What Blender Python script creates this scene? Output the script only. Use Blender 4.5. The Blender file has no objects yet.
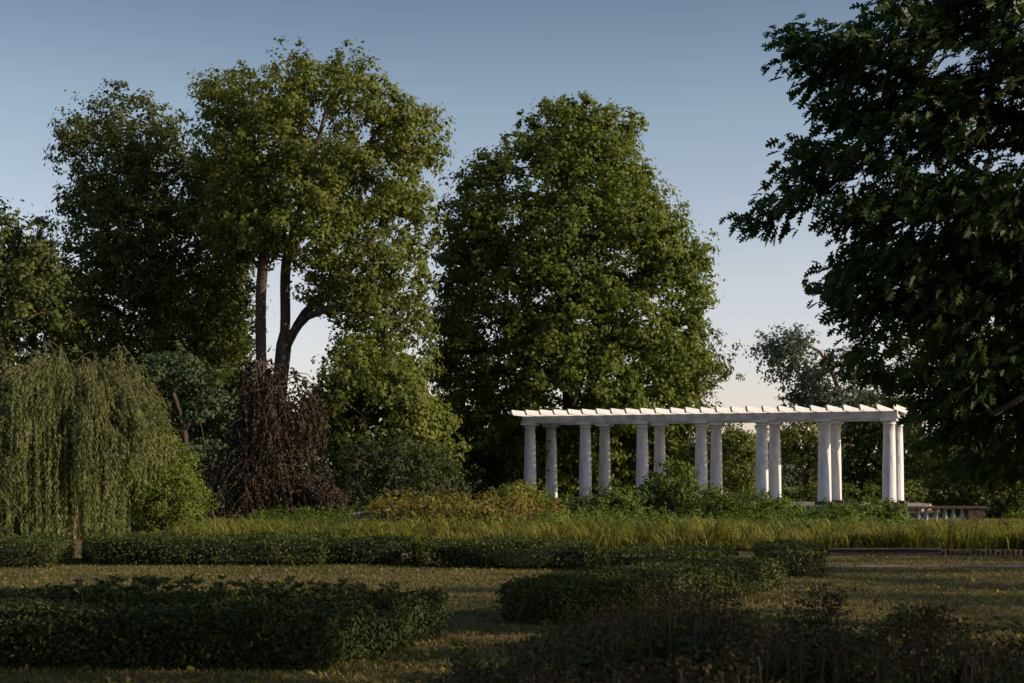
import bpy, math, random
import numpy as np
from mathutils import Vector
rng = np.random.default_rng(7)
random.seed(7)
S = bpy.context.scene
COL = S.collection
PI = math.pi
CAMZ, F, CX, HY = 1.6, 1422.0, 512.0, 470.0

def P(px, py, Y):
    return np.array([(px-CX)/F*Y, Y, CAMZ+(HY-py)/F*Y])
def sm(a, b, x):
    t = np.clip((x-a)/(b-a), 0, 1); return t*t*(3-2*t)
def ground_h(x, y):
    x = np.asarray(x, float); y = np.asarray(y, float)
    right = sm(4.9, 5.6, x)
    st = (1-right)*sm(26.0, 29.0, y) + right*sm(26.26, 26.34, y)
    h = .10*st + .05*sm(30, 44, y) + .12*sm(52, 70, y)
    h = h + .03*np.sin(x*.45+1.3)*np.cos(y*.38)*sm(9, 14, y)
    return h

# ------------------------------------------------------------- materials
def new_mat(name):
    m = bpy.data.materials.new(name); m.use_nodes = True
    nt = m.node_tree; nt.nodes.clear()
    return m, nt, nt.nodes.new('ShaderNodeOutputMaterial')
def leaf_mat(name, c1, c2, c3=None, trans=.3, rough=.6, scale=.6, tint=None, spec=.10):
    m, nt, out = new_mat(name); N = nt.nodes; L = nt.links
    geo = N.new('ShaderNodeNewGeometry'); tc = N.new('ShaderNodeTexCoord')
    ns = N.new('ShaderNodeTexNoise'); ns.inputs['Scale'].default_value = scale
    ns.inputs['Detail'].default_value = 3
    L.new(tc.outputs['Object'], ns.inputs['Vector'])
    mx = N.new('ShaderNodeMix'); mx.data_type = 'FLOAT'
    mx.inputs[0].default_value = .58
    L.new(geo.outputs['Random Per Island'], mx.inputs[2]); L.new(ns.outputs['Fac'], mx.inputs[3])
    cr = N.new('ShaderNodeValToRGB'); e = cr.color_ramp.elements
    e[0].position = .22; e[0].color = (*c1, 1); e[1].position = .72; e[1].color = (*c2, 1)
    if c3:
        k = e.new(.88); k.color = (*c3, 1)
    L.new(mx.outputs[0], cr.inputs[0])
    bs = N.new('ShaderNodeBsdfPrincipled'); bs.inputs['Roughness'].default_value = rough
    bs.inputs['Specular IOR Level'].default_value = spec
    L.new(cr.outputs[0], bs.inputs['Base Color'])
    tr = N.new('ShaderNodeBsdfTranslucent')
    tm = N.new('ShaderNodeMix'); tm.data_type = 'RGBA'; tm.blend_type = 'MULTIPLY'
    tm.inputs[0].default_value = 1; tm.inputs[7].default_value = (*(tint or (1.5, 1.6, .6)), 1)
    L.new(cr.outputs[0], tm.inputs[6]); L.new(tm.outputs[2], tr.inputs['Color'])
    ms = N.new('ShaderNodeMixShader'); ms.inputs[0].default_value = trans
    L.new(bs.outputs[0], ms.inputs[1]); L.new(tr.outputs[0], ms.inputs[2]); L.new(ms.outputs[0], out.inputs[0])
    return m
def solid_mat(name, c1, c2, rough=.8, scale=3, bump=.2, stretch=(1, 1, 1), detail=8, p=(.35, .65), spec=.3, c3=None, bscale=None):
    m, nt, out = new_mat(name); N = nt.nodes; L = nt.links
    tc = N.new('ShaderNodeTexCoord'); mp = N.new('ShaderNodeMapping'); mp.inputs['Scale'].default_value = stretch
    L.new(tc.outputs['Object'], mp.inputs[0])
    ns = N.new('ShaderNodeTexNoise'); ns.inputs['Scale'].default_value = scale; ns.inputs['Detail'].default_value = detail
    ns.inputs['Roughness'].default_value = .65
    L.new(mp.outputs[0], ns.inputs['Vector'])
    cr = N.new('ShaderNodeValToRGB'); e = cr.color_ramp.elements
    e[0].position = p[0]; e[0].color = (*c1, 1); e[1].position = p[1]; e[1].color = (*c2, 1)
    if c3:
        k = e.new(min(.98, p[1]+.14)); k.color = (*c3, 1)
    L.new(ns.outputs['Fac'], cr.inputs[0])
    bs = N.new('ShaderNodeBsdfPrincipled'); bs.inputs['Roughness'].default_value = rough
    bs.inputs['Specular IOR Level'].default_value = spec
    L.new(cr.outputs[0], bs.inputs['Base Color'])
    b2 = N.new('ShaderNodeTexNoise'); b2.inputs['Scale'].default_value = bscale or scale*4; b2.inputs['Detail'].default_value = 5
    L.new(mp.outputs[0], b2.inputs['Vector'])
    bp = N.new('ShaderNodeBump'); bp.inputs['Strength'].default_value = bump; bp.inputs['Distance'].default_value = .05
    L.new(b2.outputs['Fac'], bp.inputs['Height']); L.new(bp.outputs[0], bs.inputs['Normal'])
    L.new(bs.outputs[0], out.inputs[0])
    return m
M = {}
M['maple'] = leaf_mat('maple_leaf', (.048, .072, .013), (.130, .152, .026), (.21, .185, .032), .36)
M['linden'] = leaf_mat('linden_leaf', (.056, .076, .016), (.142, .156, .032), (.21, .195, .040), .36)
M['alder'] = leaf_mat('dark_leaf', (.036, .052, .014), (.092, .104, .026), (.14, .13, .034), .3)
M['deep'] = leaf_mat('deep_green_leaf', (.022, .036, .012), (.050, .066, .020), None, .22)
M['bluish'] = leaf_mat('bluish_leaf', (.035, .055, .026), (.065, .092, .040), None, .25)
M['olive'] = leaf_mat('olive_leaf', (.060, .075, .018), (.13, .14, .03), (.18, .17, .04), .32)
M['far'] = leaf_mat('hazy_far_leaf', (.065, .085, .065), (.11, .13, .10), None, .25)  # greyed green; the haze of distance is put into the colour
M['oak'] = leaf_mat('oak_leaf', (.022, .042, .012), (.045, .070, .018), (.13, .085, .02), .3, rough=.42, scale=1.2)
M['willow'] = leaf_mat('willow_leaf', (.065, .085, .030), (.165, .185, .068), (.24, .25, .095), .3, scale=1.5, tint=(1.3, 1.35, .7))
M['thuja'] = leaf_mat('thuja_spray', (.070, .100, .018), (.150, .180, .030), None, .28, scale=1.5)
M['copper'] = leaf_mat('copper_leaf', (.018, .013, .008), (.048, .034, .022), (.16, .115, .075), .10, scale=1.5, tint=(1.5, .9, .7))
M['purple'] = leaf_mat('purple_leaf', (.07, .022, .024), (.15, .05, .045), None, .25, scale=2, tint=(1.5, .7, .6))
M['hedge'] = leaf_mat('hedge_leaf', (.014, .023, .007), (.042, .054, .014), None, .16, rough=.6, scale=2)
M['hedgelit'] = leaf_mat('sunlit_hedge_leaf', (.024, .036, .009), (.068, .078, .019), (.09, .075, .025), .18, rough=.6, scale=2)  # lighter copy of the hedge leaf; stronger light put into the colour
M['tallgrass'] = leaf_mat('tall_grass_blade', (.060, .068, .016), (.205, .195, .045), (.42, .34, .13), .4, scale=.8, tint=(1.3, 1.3, .6))
M['vinegrass'] = leaf_mat('low_grass_blade', (.05, .06, .018), (.11, .12, .03), None, .3)
M['lawnblade'] = leaf_mat('lawn_blade', (.058, .060, .016), (.150, .125, .040), (.27, .20, .08), .2, scale=.5, tint=(1.2, 1.2, .6))
M['rust'] = leaf_mat('rusty_spirea_leaf', (.075, .090, .016), (.20, .155, .03), (.28, .12, .04), .3, scale=2, tint=(1.4, 1.1, .6))
M['vine'] = leaf_mat('vine_leaf', (.042, .076, .014), (.110, .145, .027), None, .3, scale=1.5)
M['yellow'] = leaf_mat('yellowish_leaf', (.09, .11, .02), (.19, .20, .035), None, .35, scale=1.5)
M['weed'] = leaf_mat('weed_leaf', (.022, .036, .009), (.055, .072, .017), None, .2, scale=3)
M['flower'] = leaf_mat('dry_flower_head', (.032, .027, .013), (.072, .056, .028), None, .15, rough=.9, scale=8, tint=(1.2, .9, .7))
M['bark'] = solid_mat('bark', (.035, .024, .018), (.10, .07, .052), .9, 6, .9, (1, 1, .25))
M['barkred'] = solid_mat('reddish_bark', (.07, .035, .022), (.20, .105, .07), .9, 5, .9, (1, 1, .2))
M['twig'] = solid_mat('grey_brown_twig', (.06, .045, .035), (.16, .12, .095), .85, 8, .5)
M['willowtwig'] = solid_mat('willow_twig', (.07, .055, .025), (.13, .10, .045), .8, 8, .3)
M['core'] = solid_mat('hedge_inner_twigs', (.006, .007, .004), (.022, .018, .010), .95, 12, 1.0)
M['white'] = solid_mat('weathered_white_paint', (.34, .32, .295), (.54, .53, .52), .7, 2.6, .4, (1, 1, .22), p=(.28, .46), c3=(.60, .595, .59), bscale=14)
M['beam'] = solid_mat('weathered_beam_paint', (.29, .275, .26), (.48, .465, .45), .75, 2.5, .35, (1, 1, 1), p=(.3, .62), bscale=14)
M['rafter'] = solid_mat('pale_rafter_paint', (.27, .245, .235), (.45, .45, .455), .7, 3.0, .3, (1, 1, 1), p=(.28, .5), bscale=14)
M['stone'] = solid_mat('pale_stone', (.16, .13, .12), (.32, .27, .24), .9, 5, .7)
M['coping'] = solid_mat('dark_shaded_coping', (.035, .024, .020), (.095, .062, .05), .9, 5, .7)  # dark stone, with the shade on it also put into the colour
M['baluster'] = solid_mat('grey_white_baluster', (.24, .25, .26), (.40, .41, .42), .8, 5, .3)
M['timber'] = solid_mat('dark_weathered_timber', (.018, .014, .012), (.055, .042, .034), .85, 4, .6, (.3, 1, 3))
M['log'] = solid_mat('brown_stained_log', (.04, .026, .018), (.13, .08, .052), .85, 6, .6, (1, 1, .4))
M['terrace'] = solid_mat('terrace_paving', (.13, .11, .095), (.26, .23, .20), .9, 1.5, .5)

# lawn ground material: dry tan patches among dull green
def ground_mat():
    m, nt, out = new_mat('dry_lawn_soil'); N = nt.nodes; L = nt.links
    tc = N.new('ShaderNodeTexCoord')
    def noise(sc, det, stretch=(1, 1, 1)):
        mp = N.new('ShaderNodeMapping'); mp.inputs['Scale'].default_value = stretch
        L.new(tc.outputs['Object'], mp.inputs[0])
        n = N.new('ShaderNodeTexNoise'); n.inputs['Scale'].default_value = sc; n.inputs['Detail'].default_value = det
        n.inputs['Roughness'].default_value = .7
        L.new(mp.outputs[0], n.inputs['Vector']); return n
    a = noise(.35, 5, (.45, 1, 1)); b = noise(9, 8)
    cr = N.new('ShaderNodeValToRGB'); e = cr.color_ramp.elements
    e[0].position = .38; e[0].color = (.045, .054, .018, 1); e[1].position = .62; e[1].color = (.16, .105, .050, 1)
    k = e.new(.5); k.color = (.095, .078, .030, 1)
    L.new(a.outputs['Fac'], cr.inputs[0])
    mr = N.new('ShaderNodeMapRange'); mr.inputs[1].default_value = .3; mr.inputs[2].default_value = .7
    mr.inputs[3].default_value = .55; mr.inputs[4].default_value = 1.35
    L.new(b.outputs['Fac'], mr.inputs[0])
    mx = N.new('ShaderNodeVectorMath'); mx.operation = 'SCALE'
    L.new(cr.outputs[0], mx.inputs[0]); L.new(mr.outputs[0], mx.inputs['Scale'])
    bs = N.new('ShaderNodeBsdfPrincipled'); bs.inputs['Roughness'].default_value = .95
    bs.inputs['Specular IOR Level'].default_value = .1
    L.new(mx.outputs[0], bs.inputs['Base Color'])
    bp = N.new('ShaderNodeBump'); bp.inputs['Strength'].default_value = .9; bp.inputs['Distance'].default_value = .05
    L.new(b.outputs['Fac'], bp.inputs['Height']); L.new(bp.outputs[0], bs.inputs['Normal'])
    L.new(bs.outputs[0], out.inputs[0]); return m
M['ground'] = ground_mat()
M['path'] = solid_mat('dusty_path', (.09, .068, .05), (.17, .13, .10), .95, 3, .6)

# ------------------------------------------------------------- object helpers
def tag(o, label, cat, group=None, kind=None):
    o['label'] = label; o['category'] = cat
    if group: o['group'] = group
    if kind: o['kind'] = kind
    return o
def empty(name, loc):
    o = bpy.data.objects.new(name, None); COL.objects.link(o); o.location = loc; return o
def mesh_np(name, V, polys, mat, parent=None, smooth=False, origin=None):
    """polys: list of int arrays (n x k), one per polygon size"""
    me = bpy.data.meshes.new(name)
    V = np.asarray(V, float)
    if origin is None:
        origin = np.array(parent_world(parent)) if parent else np.zeros(3)
    V = V-origin
    me.vertices.add(len(V)); me.vertices.foreach_set('co', V.astype(np.float32).ravel())
    li = np.concatenate([p.ravel() for p in polys]).astype(np.int32)
    tot = np.concatenate([np.full(len(p), p.shape[1]) for p in polys]).astype(np.int32)
    st = np.concatenate([[0], np.cumsum(tot)[:-1]]).astype(np.int32)
    me.loops.add(len(li)); me.loops.foreach_set('vertex_index', li)
    me.polygons.add(len(tot)); me.polygons.foreach_set('loop_start', st); me.polygons.foreach_set('loop_total', tot)
    if smooth: me.polygons.foreach_set('use_smooth', np.ones(len(tot), bool))
    me.materials.append(mat)
    me.update(calc_edges=True)
    o = bpy.data.objects.new(name, me); COL.objects.link(o)
    if parent: o.parent = parent
    else: o.location = origin
    return o
def parent_world(p):
    v = Vector((0, 0, 0))
    while p: v = v+p.location; p = p.parent
    return v

class MB:
    def __init__(s): s.v = []; s.f = []; s.n = 0
    def add(s, V, Fc):
        for f in Fc: s.f.append([i+s.n for i in f])
        s.v += [tuple(x) for x in V]; s.n += len(V)
    def box(s, c, size, ux=(1, 0, 0), uy=(0, 1, 0)):
        ux = np.array(ux, float); uy = np.array(uy, float); uz = np.cross(ux, uy); c = np.array(c, float)
        V = [c+ux*size[0]*.5*a+uy*size[1]*.5*b+uz*size[2]*.5*d for d in (-1, 1) for b in (-1, 1) for a in (-1, 1)]
        s.add(V, [(0, 2, 3, 1), (4, 5, 7, 6), (0, 1, 5, 4), (2, 6, 7, 3), (0, 4, 6, 2), (1, 3, 7, 5)])
    def lathe(s, prof, c=(0, 0, 0), n=28):
        c = np.array(c, float); V = []; Fc = []
        for r, z in prof:
            for i in range(n):
                a = 2*PI*i/n; V.append(c+np.array([r*math.cos(a), r*math.sin(a), z]))
        for k in range(len(prof)-1):
            for i in range(n):
                j = (i+1) % n; Fc.append((k*n+i, k*n+j, (k+1)*n+j, (k+1)*n+i))
        Fc.append(tuple(range(n))[::-1]); Fc.append(tuple((len(prof)-1)*n+i for i in range(n)))
        s.add(V, Fc)
    def build(s, name, mat, parent=None, bevel=0, smooth=False, loc=None):
        me = bpy.data.meshes.new(name); me.from_pydata(s.v, [], s.f); me.materials.append(mat)
        if smooth:
            for p in me.polygons: p.use_smooth = len(p.vertices) == 4
        o = bpy.data.objects.new(name, me); COL.objects.link(o)
        if parent: o.parent = parent
        if loc is not None: o.location = loc
        if bevel:
            b = o.modifiers.new('Bevel', 'BEVEL'); b.width = bevel; b.segments = 2; b.limit_method = 'ANGLE'
        return o

# ------------------------------------------------------------- foliage helpers
def nrm(a): return a/np.maximum(np.linalg.norm(a, axis=-1, keepdims=True), 1e-9)
def leaf_quads(C, size, Nn, asp=.55, U=None, szj=.35):
    n = len(C); s = (size*(1+szj*(rng.random(n)*2-1)))[:, None]
    if U is None: U = np.cross(Nn, rng.normal(size=(n, 3)))
    U = nrm(U); W = nrm(np.cross(Nn, U))
    # four corners and a small fold so the leaf is not a flat card
    nn = nrm(Nn)*s*.10
    V = np.stack([C-U*s*.5, C+W*s*.5*asp-U*s*.05+nn, C+U*s*.5, C-W*s*.5*asp-U*s*.05+nn], 1).reshape(-1, 3)
    i = np.arange(n)*4
    Fc = np.stack([i, i+1, i+2, i+3], 1)
    return V, Fc
def in_poly(poly, x, z):
    inside = np.zeros(len(x), bool); n = len(poly); j = n-1
    for i in range(n):
        xi, zi = poly[i]; xj, zj = poly[j]
        c = ((zi > z) != (zj > z)) & (x < (xj-xi)*(z-zi)/((zj-zi) if zj != zi else 1e-9)+xi)
        inside ^= c; j = i
    return inside
def tubes(segs, sides=6):
    """segs: (p0,p1,r0,r1) arrays"""
    p0, p1, r0, r1 = segs; n = len(p0)
    d = nrm(p1-p0); ref = np.where(np.abs(d[:, 2:3]) > .9, [[1., 0, 0]], [[0, 0, 1.]])
    u = nrm(np.cross(d, ref)); w = np.cross(d, u)
    a = np.arange(sides)*2*PI/sides
    ring = u[:, None, :]*np.cos(a)[None, :, None]+w[:, None, :]*np.sin(a)[None, :, None]
    A = p0[:, None]+ring*r0[:, None, None]; B = p1[:, None]+ring*r1[:, None, None]
    V = np.concatenate([A, B], 1).reshape(-1, 3)
    base = np.arange(n)[:, None]*2*sides; k = np.arange(sides)[None]; k2 = (np.arange(sides)+1)[None] % sides
    Fc = np.stack([base+k, base+k2, base+k2+sides, base+k+sides], 2).reshape(-1, 4)
    return V, Fc
def smooth_line(pts, step):
    pts = [np.array(p, float) for p in pts]; out = [pts[0]]
    for i in range(len(pts)-1):
        a = pts[max(i-1, 0)]; b = pts[i]; c = pts[i+1]; d = pts[min(i+2, len(pts)-1)]
        n = max(2, int(np.linalg.norm(c-b)/step))
        for k in range(1, n+1):
            t = k/n
            out.append(.5*((2*b)+(-a+c)*t+(2*a-5*b+4*c-d)*t*t+(-a+3*b-3*c+d)*t**3))
    return out
def grow(stems, targets, R, rtip=.02, wig=.12, back=.6):
    """tree skeleton: stems (polylines) then every clump joined to the cheapest node; pipe-model radii"""
    pos = []; par = []; depth = []
    for si, st in enumerate(stems):
        L = smooth_line(st, .5); prev = -1
        if si > 0 and pos:
            d = np.linalg.norm(np.array(pos)-L[0], axis=1); prev = int(d.argmin())
        for p in L:
            par.append(prev); dd = 0 if prev < 0 else depth[prev]
            depth.append(dd); pos.append(p); prev = len(pos)-1
    nst = len(pos)
    T = np.array(targets); S0 = np.array(pos)
    dist = np.array([np.linalg.norm(S0-t, axis=1).min() for t in T]); order = dist.argsort()
    cap = nst+4*len(T)+10
    A = np.zeros((cap, 3)); A[:nst] = S0; Dp = np.zeros(cap); Dp[:nst] = depth; n = nst
    par = par+[0]*(cap-nst)
    for k in order:
        t = T[k]; D = A[:n]-t; d = np.linalg.norm(D, axis=1)
        cost = d+.22*Dp[:n]+back*np.maximum(0, D[:, 2]+.35*d)
        b = int(cost.argmin()); p = A[b].copy(); seg = d[b]; prev = b
        m = 3 if seg > 1.6 else 2
        for q in range(1, m+1):
            f = q/m; x = p*(1-f)+t*f
            if q < m: x = x+rng.normal(size=3)*wig*seg*.5+np.array([0, 0, .08*seg*math.sin(PI*f)])
            A[n] = x; par[n] = prev; Dp[n] = Dp[b]+seg*f; prev = n; n += 1
    w = np.zeros(n); kids = np.zeros(n, int)
    for i in range(n):
        if par[i] >= 0: kids[par[i]] += 1
    w[kids == 0] = 1
    for i in range(n-1, -1, -1):
        w[i] = max(w[i], 1)
        if par[i] >= 0: w[par[i]] += w[i]
    r = rtip*np.power(w, .46); r = np.minimum(r, r.max())
    sc = R/r[0]
    r = rtip*np.power(r/rtip, math.log(R/rtip)/max(1e-6, math.log(r[0]/rtip))) if r[0] > rtip else r*sc
    idx = np.array([i for i in range(n) if par[i] >= 0]); pa = np.array([par[i] for i in idx])
    # flare at the foot
    z0 = A[0, 2]
    r = r*(1+.5*np.exp(-(A[:n, 2]-z0)/.5))
    r0 = r[pa].copy(); big = r0 > 2.2*r[idx]; r0[big] = 1.5*r[idx][big]
    return (A[pa], A[idx], r0, r[idx])

def crown_targets(outline, Y, n, depthk=.85, mind=.9, r=.6, voids=True, boughs=0, mgp=.9):
    """clump centres filling a solid of revolution-like volume whose outline is the given one"""
    W = np.array([P(x, y, Y)[[0, 2]] for x, y in outline])
    lo = W.min(0); hi = W.max(0)
    zs = np.linspace(lo[1], hi[1], 60); cx = []; hw = []
    gx = np.linspace(lo[0], hi[0], 160)
    for z in zs:
        ins = in_poly(W, gx, np.full(160, z))
        if ins.any(): cx.append((gx[ins].min()+gx[ins].max())/2); hw.append((gx[ins].max()-gx[ins].min())/2)
        else: cx.append(np.nan); hw.append(.3)
    cx = np.array(cx); hw = np.array(hw); ok = ~np.isnan(cx); cx = np.interp(zs, zs[ok], cx[ok])
    hw = np.convolve(np.pad(hw, 3, 'edge'), np.ones(7)/7, 'valid')
    tries = 0; arr = np.zeros((n, 3)); k = 0
    area = (hi[0]-lo[0])*(hi[1]-lo[1]); nv = int(area/(r*r*16)) if voids else 0; vc = np.zeros((0, 3)); vr = np.zeros(0)
    if nv:
        vx = rng.uniform(lo[0], hi[0], nv); vz = rng.uniform(lo[1], hi[1], nv); hh = np.interp(vz, zs, hw)
        vc = np.stack([vx, Y-hh*depthk*rng.uniform(-.2, .95, nv), vz], 1); vr = r*rng.uniform(1.3, 2.6, nv)
    while k < n and tries < 80:
        tries += 1
        x = rng.uniform(lo[0], hi[0], 400); z = rng.uniform(lo[1], hi[1], 400)
        m = in_poly(W, x, z)
        mg = rng.random(400) < mgp; m0 = m.copy()
        for dx, dz in ((r*.6, 0), (-r*.6, 0), (0, r*.6), (0, -r*.5)): m &= in_poly(W, x+dx, z+dz)
        m = (m & mg) | (m0 & ~mg)
        x = x[m]; z = z[m]
        c = np.interp(z, zs, cx); h = np.interp(z, zs, hw)
        u = np.clip((x-c)/np.maximum(h, .3), -1, 1)
        q = np.sign(rng.random(len(x))-.56)*np.power(rng.random(len(x)), .5)
        y = Y+h*depthk*np.sqrt(1-u*u)*q
        for a, b, cc in zip(x, y, z):
            if k >= n: break
            p = np.array([a, b, cc])
            if k and (np.linalg.norm((arr[:k]-p)*[1, 1, 1.15], axis=1) < mind).any(): continue
            if nv and (np.linalg.norm((vc-p)*[1, .7, 1.25], axis=1) < vr).any(): continue
            arr[k] = p; k += 1
    T = arr[:k]
    if boughs and k > 60:
        bc = T[rng.choice(k, max(6, k//15), replace=False)]
        dd = np.linalg.norm(T[:, None]-bc[None], axis=2); nb = bc[dd.argmin(1)]
        T = nb+(T-nb)*boughs
    return T
def clump_leaves(T, r, nsub, m, size, axis=None, flat=.7, up=.35, asp=.6, spread=.27):
    n = len(T)
    rr = r*rng.uniform(.75, 1.25, n)
    sub = T[:, None]+rng.normal(size=(n, nsub, 3))*[.6, .6, .6*flat]*rr[:, None, None]
    sub = sub.reshape(-1, 3); r2 = np.repeat(rr, nsub)*rng.uniform(.6, 1.3, n*nsub)
    L = sub[:, None]+rng.normal(size=(len(sub), m, 3))*spread*[1, 1, flat]*r2[:, None, None]
    L = L.reshape(-1, 3)
    ctr = T.mean(0) if axis is None else axis
    outw = nrm((L-ctr)*[1, 1, .5])
    own = nrm(L-np.repeat(T, nsub*m, 0)); own2 = nrm(L-np.repeat(sub, m, 0))
    N_ = nrm(rng.normal(size=L.shape)*.38+np.array([0, 0, up])+outw*.35+own*.55+own2*.55)
    return leaf_quads(L, size, N_, asp)

def tree(name, label, cat, outline, Y, n, leafmat, base_px, stems=None, R=.35, r=.6, mind=.9, nsub=6, m=16, size=.17,
         bark='bark', group=None, asp=.65, flat=.7, depthk=.85, trunk_top=.8, voids=True, boughs=.8):
    T = crown_targets(outline, Y, n, depthk, mind, r, voids=voids, boughs=boughs)
    bx = (base_px-CX)/F*Y; bz = float(ground_h(bx, Y))-.05
    root = empty(name, (bx, Y, bz)); tag(root, label, cat, group)
    if stems is None:
        zt = T[:, 2].max(); zc = bz+(zt-bz)*trunk_top
        top = T[T[:, 2] > np.quantile(T[:, 2], .8)].mean(0)
        mid = T.mean(0)
        stems = [[(bx, Y, bz), (bx+(mid[0]-bx)*.15, Y, bz+(zc-bz)*.3), (bx+(mid[0]-bx)*.5, Y+(mid[1]-Y)*.5, bz+(zc-bz)*.65), (top[0], Y, zc)]]
    segs = grow(stems, T, R)
    V, Fc = tubes(segs, 7); mesh_np('trunk', V, [Fc], M[bark], root, smooth=True)
    V, Fc = clump_leaves(T, r, nsub, m, size, flat=flat, asp=asp)
    mesh_np('crown', V, [Fc], M[leafmat], root)
    return root
def ell(cx, cy, rx, ry, k=14, j=.12):
    return [(cx+rx*math.cos(2*PI*i/k)*(1+random.uniform(-j, j)), cy-ry*math.sin(2*PI*i/k)*(1+random.uniform(-j, j))) for i in range(k)]

# ------------------------------------------------------------- camera, light
cam = bpy.data.cameras.new('camera'); co = bpy.data.objects.new('camera', cam); COL.objects.link(co); S.camera = co
co.location = (0, 0, CAMZ); co.rotation_euler = (PI/2, 0, 0)
cam.sensor_width = 36; cam.lens = F/1024*36; cam.shift_y = (HY-341.5)/1024; cam.clip_end = 3000
cam.dof.use_dof = True; cam.dof.focus_distance = 45; cam.dof.aperture_fstop = 8
AZ, EL = math.radians(101.5), math.radians(22)
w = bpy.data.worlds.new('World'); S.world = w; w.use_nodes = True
nt = w.node_tree; sk = nt.nodes.new('ShaderNodeTexSky'); sk.sky_type = 'NISHITA'; sk.sun_disc = False
sk.sun_elevation = EL; sk.sun_rotation = AZ; sk.air_density = 1.0; sk.dust_density = 1.0; sk.ozone_density = 2.0
wn = nt.nodes; wl = nt.links            # tint ramp brightens and warms the horizon sky; raised overhead as added fill
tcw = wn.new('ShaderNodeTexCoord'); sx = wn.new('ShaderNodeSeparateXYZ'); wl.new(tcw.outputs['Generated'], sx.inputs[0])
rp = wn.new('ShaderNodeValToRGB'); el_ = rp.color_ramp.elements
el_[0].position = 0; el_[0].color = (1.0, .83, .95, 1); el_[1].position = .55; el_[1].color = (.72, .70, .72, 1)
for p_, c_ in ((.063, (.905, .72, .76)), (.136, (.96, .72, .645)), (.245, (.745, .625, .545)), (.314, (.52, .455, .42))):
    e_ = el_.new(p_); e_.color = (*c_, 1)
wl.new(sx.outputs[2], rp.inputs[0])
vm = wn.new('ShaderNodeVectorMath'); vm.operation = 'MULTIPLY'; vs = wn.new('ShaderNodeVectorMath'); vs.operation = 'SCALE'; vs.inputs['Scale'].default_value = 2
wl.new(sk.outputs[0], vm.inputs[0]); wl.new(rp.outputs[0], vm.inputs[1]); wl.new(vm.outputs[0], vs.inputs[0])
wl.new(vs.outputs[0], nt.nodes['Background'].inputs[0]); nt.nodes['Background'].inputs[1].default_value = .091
sun = bpy.data.lights.new('sun', 'SUN'); sun.energy = 5.0; sun.angle = math.radians(.5); sun.color = (1, .83, .63)
so = bpy.data.objects.new('sun', sun); COL.objects.link(so)
d = Vector((math.sin(AZ)*math.cos(EL), math.cos(AZ)*math.cos(EL), math.sin(EL)))
so.rotation_euler = d.to_track_quat('Z', 'Y').to_euler()
S.view_settings.view_transform = 'Standard'; S.view_settings.look = 'None'
S.view_settings.exposure = 0.4; S.view_settings.gamma = 1

# ------------------------------------------------------------- ground
xs = np.unique(np.concatenate([np.linspace(-1500, -60, 12), np.linspace(-60, -16, 16), np.linspace(-16, 16, 90), np.linspace(16, 60, 16), np.linspace(60, 1500, 12)]))
ys = np.unique(np.concatenate([np.linspace(-600, -20, 8), np.linspace(-20, 8, 15), np.linspace(8, 26, 50), np.linspace(26, 27, 13), np.linspace(27, 60, 60), np.linspace(60, 120, 20), np.linspace(120, 2000, 14)]))
gx, gy = np.meshgrid(xs, ys); gz = ground_h(gx, gy)
V = np.stack([gx, gy, gz], 2).reshape(-1, 3); nx = len(xs); ny = len(ys)
i, j = np.meshgrid(np.arange(nx-1), np.arange(ny-1)); a = (j*nx+i).ravel()
mesh_np('ground', V, [np.stack([a, a+1, a+1+nx, a+nx], 1)], M['ground'], smooth=True)['kind'] = 'structure'
# dusty footpath in front of the edging
px_ = np.linspace(4.6, 22, 240)
c = 23.35-.012*(px_-4.6)**2*.25
va = np.stack([px_, c-.2+.05*np.sin(px_*2.1)+.04*np.sin(px_*7.7), ground_h(px_, c-.33)+.006], 1); vb = np.stack([px_, c+.2+.06*np.sin(px_*3.3+1)+.04*np.sin(px_*9.1), ground_h(px_, c+.33)+.006], 1)
V = np.concatenate([va, vb]); k = np.arange(239)
mesh_np('footpath', V, [np.stack([k, k+1, k+241, k+240], 1)], M['path'])['kind'] = 'structure'

# ------------------------------------------------------------- grass
def blades(name, pts, hgt, wid, lean, mat, label, cat, hk=1.0, dirs=None):
    n = len(pts); h = hgt*(.6+.8*rng.random(n))*hk
    a = rng.random(n)*2*PI if dirs is None else np.arctan2(dirs[:, 1], dirs[:, 0])+rng.normal(size=n)*.5; D = np.stack([np.cos(a), np.sin(a), np.zeros(n)], 1)
    Wd = np.stack([-np.sin(a+rng.normal(size=n)*.8), np.cos(a), np.zeros(n)], 1)
    b = pts; l = (lean*(.3+rng.random(n)))[:, None]
    z = np.array([0, 0, 1.])
    mid = b+z*(h*.62)[:, None]+D*l*h[:, None]*.35; top = b+z*h[:, None]*(1-.3*l)+D*l*h[:, None]*1.0
    w_ = (wid*(.6+.8*rng.random(n)))[:, None]
    V = np.stack([b-Wd*w_*.4, b+Wd*w_*.4, mid-Wd*w_*.5, mid+Wd*w_*.5, top-Wd*w_*.08, top+Wd*w_*.08], 1).reshape(-1, 3)
    i = np.arange(n)*6
    Fc = np.concatenate([np.stack([i, i+1, i+3, i+2], 1), np.stack([i+2, i+3, i+5, i+4], 1)])
    o = mesh_np(name, V, [Fc], mat); tag(o, label, cat, kind='stuff'); return o
def scatter(n, y0, y1, xl, xr, power=1.0):
    y = y0+(y1-y0)*rng.random(n)**power
    x = xl(y)+(xr(y)-xl(y))*rng.random(n)
    return np.stack([x, y, ground_h(x, y)], 1)
lx = lambda y: -.38*y-.6
rx = lambda y: .38*y+.6
pts = scatter(150000, 8.5, 26.2, lx, rx, 1.25)
keep = ~((pts[:, 0] > 4.6) & (np.abs(pts[:, 1]-23.2) < .22)) | (rng.random(len(pts)) < .25)
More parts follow.
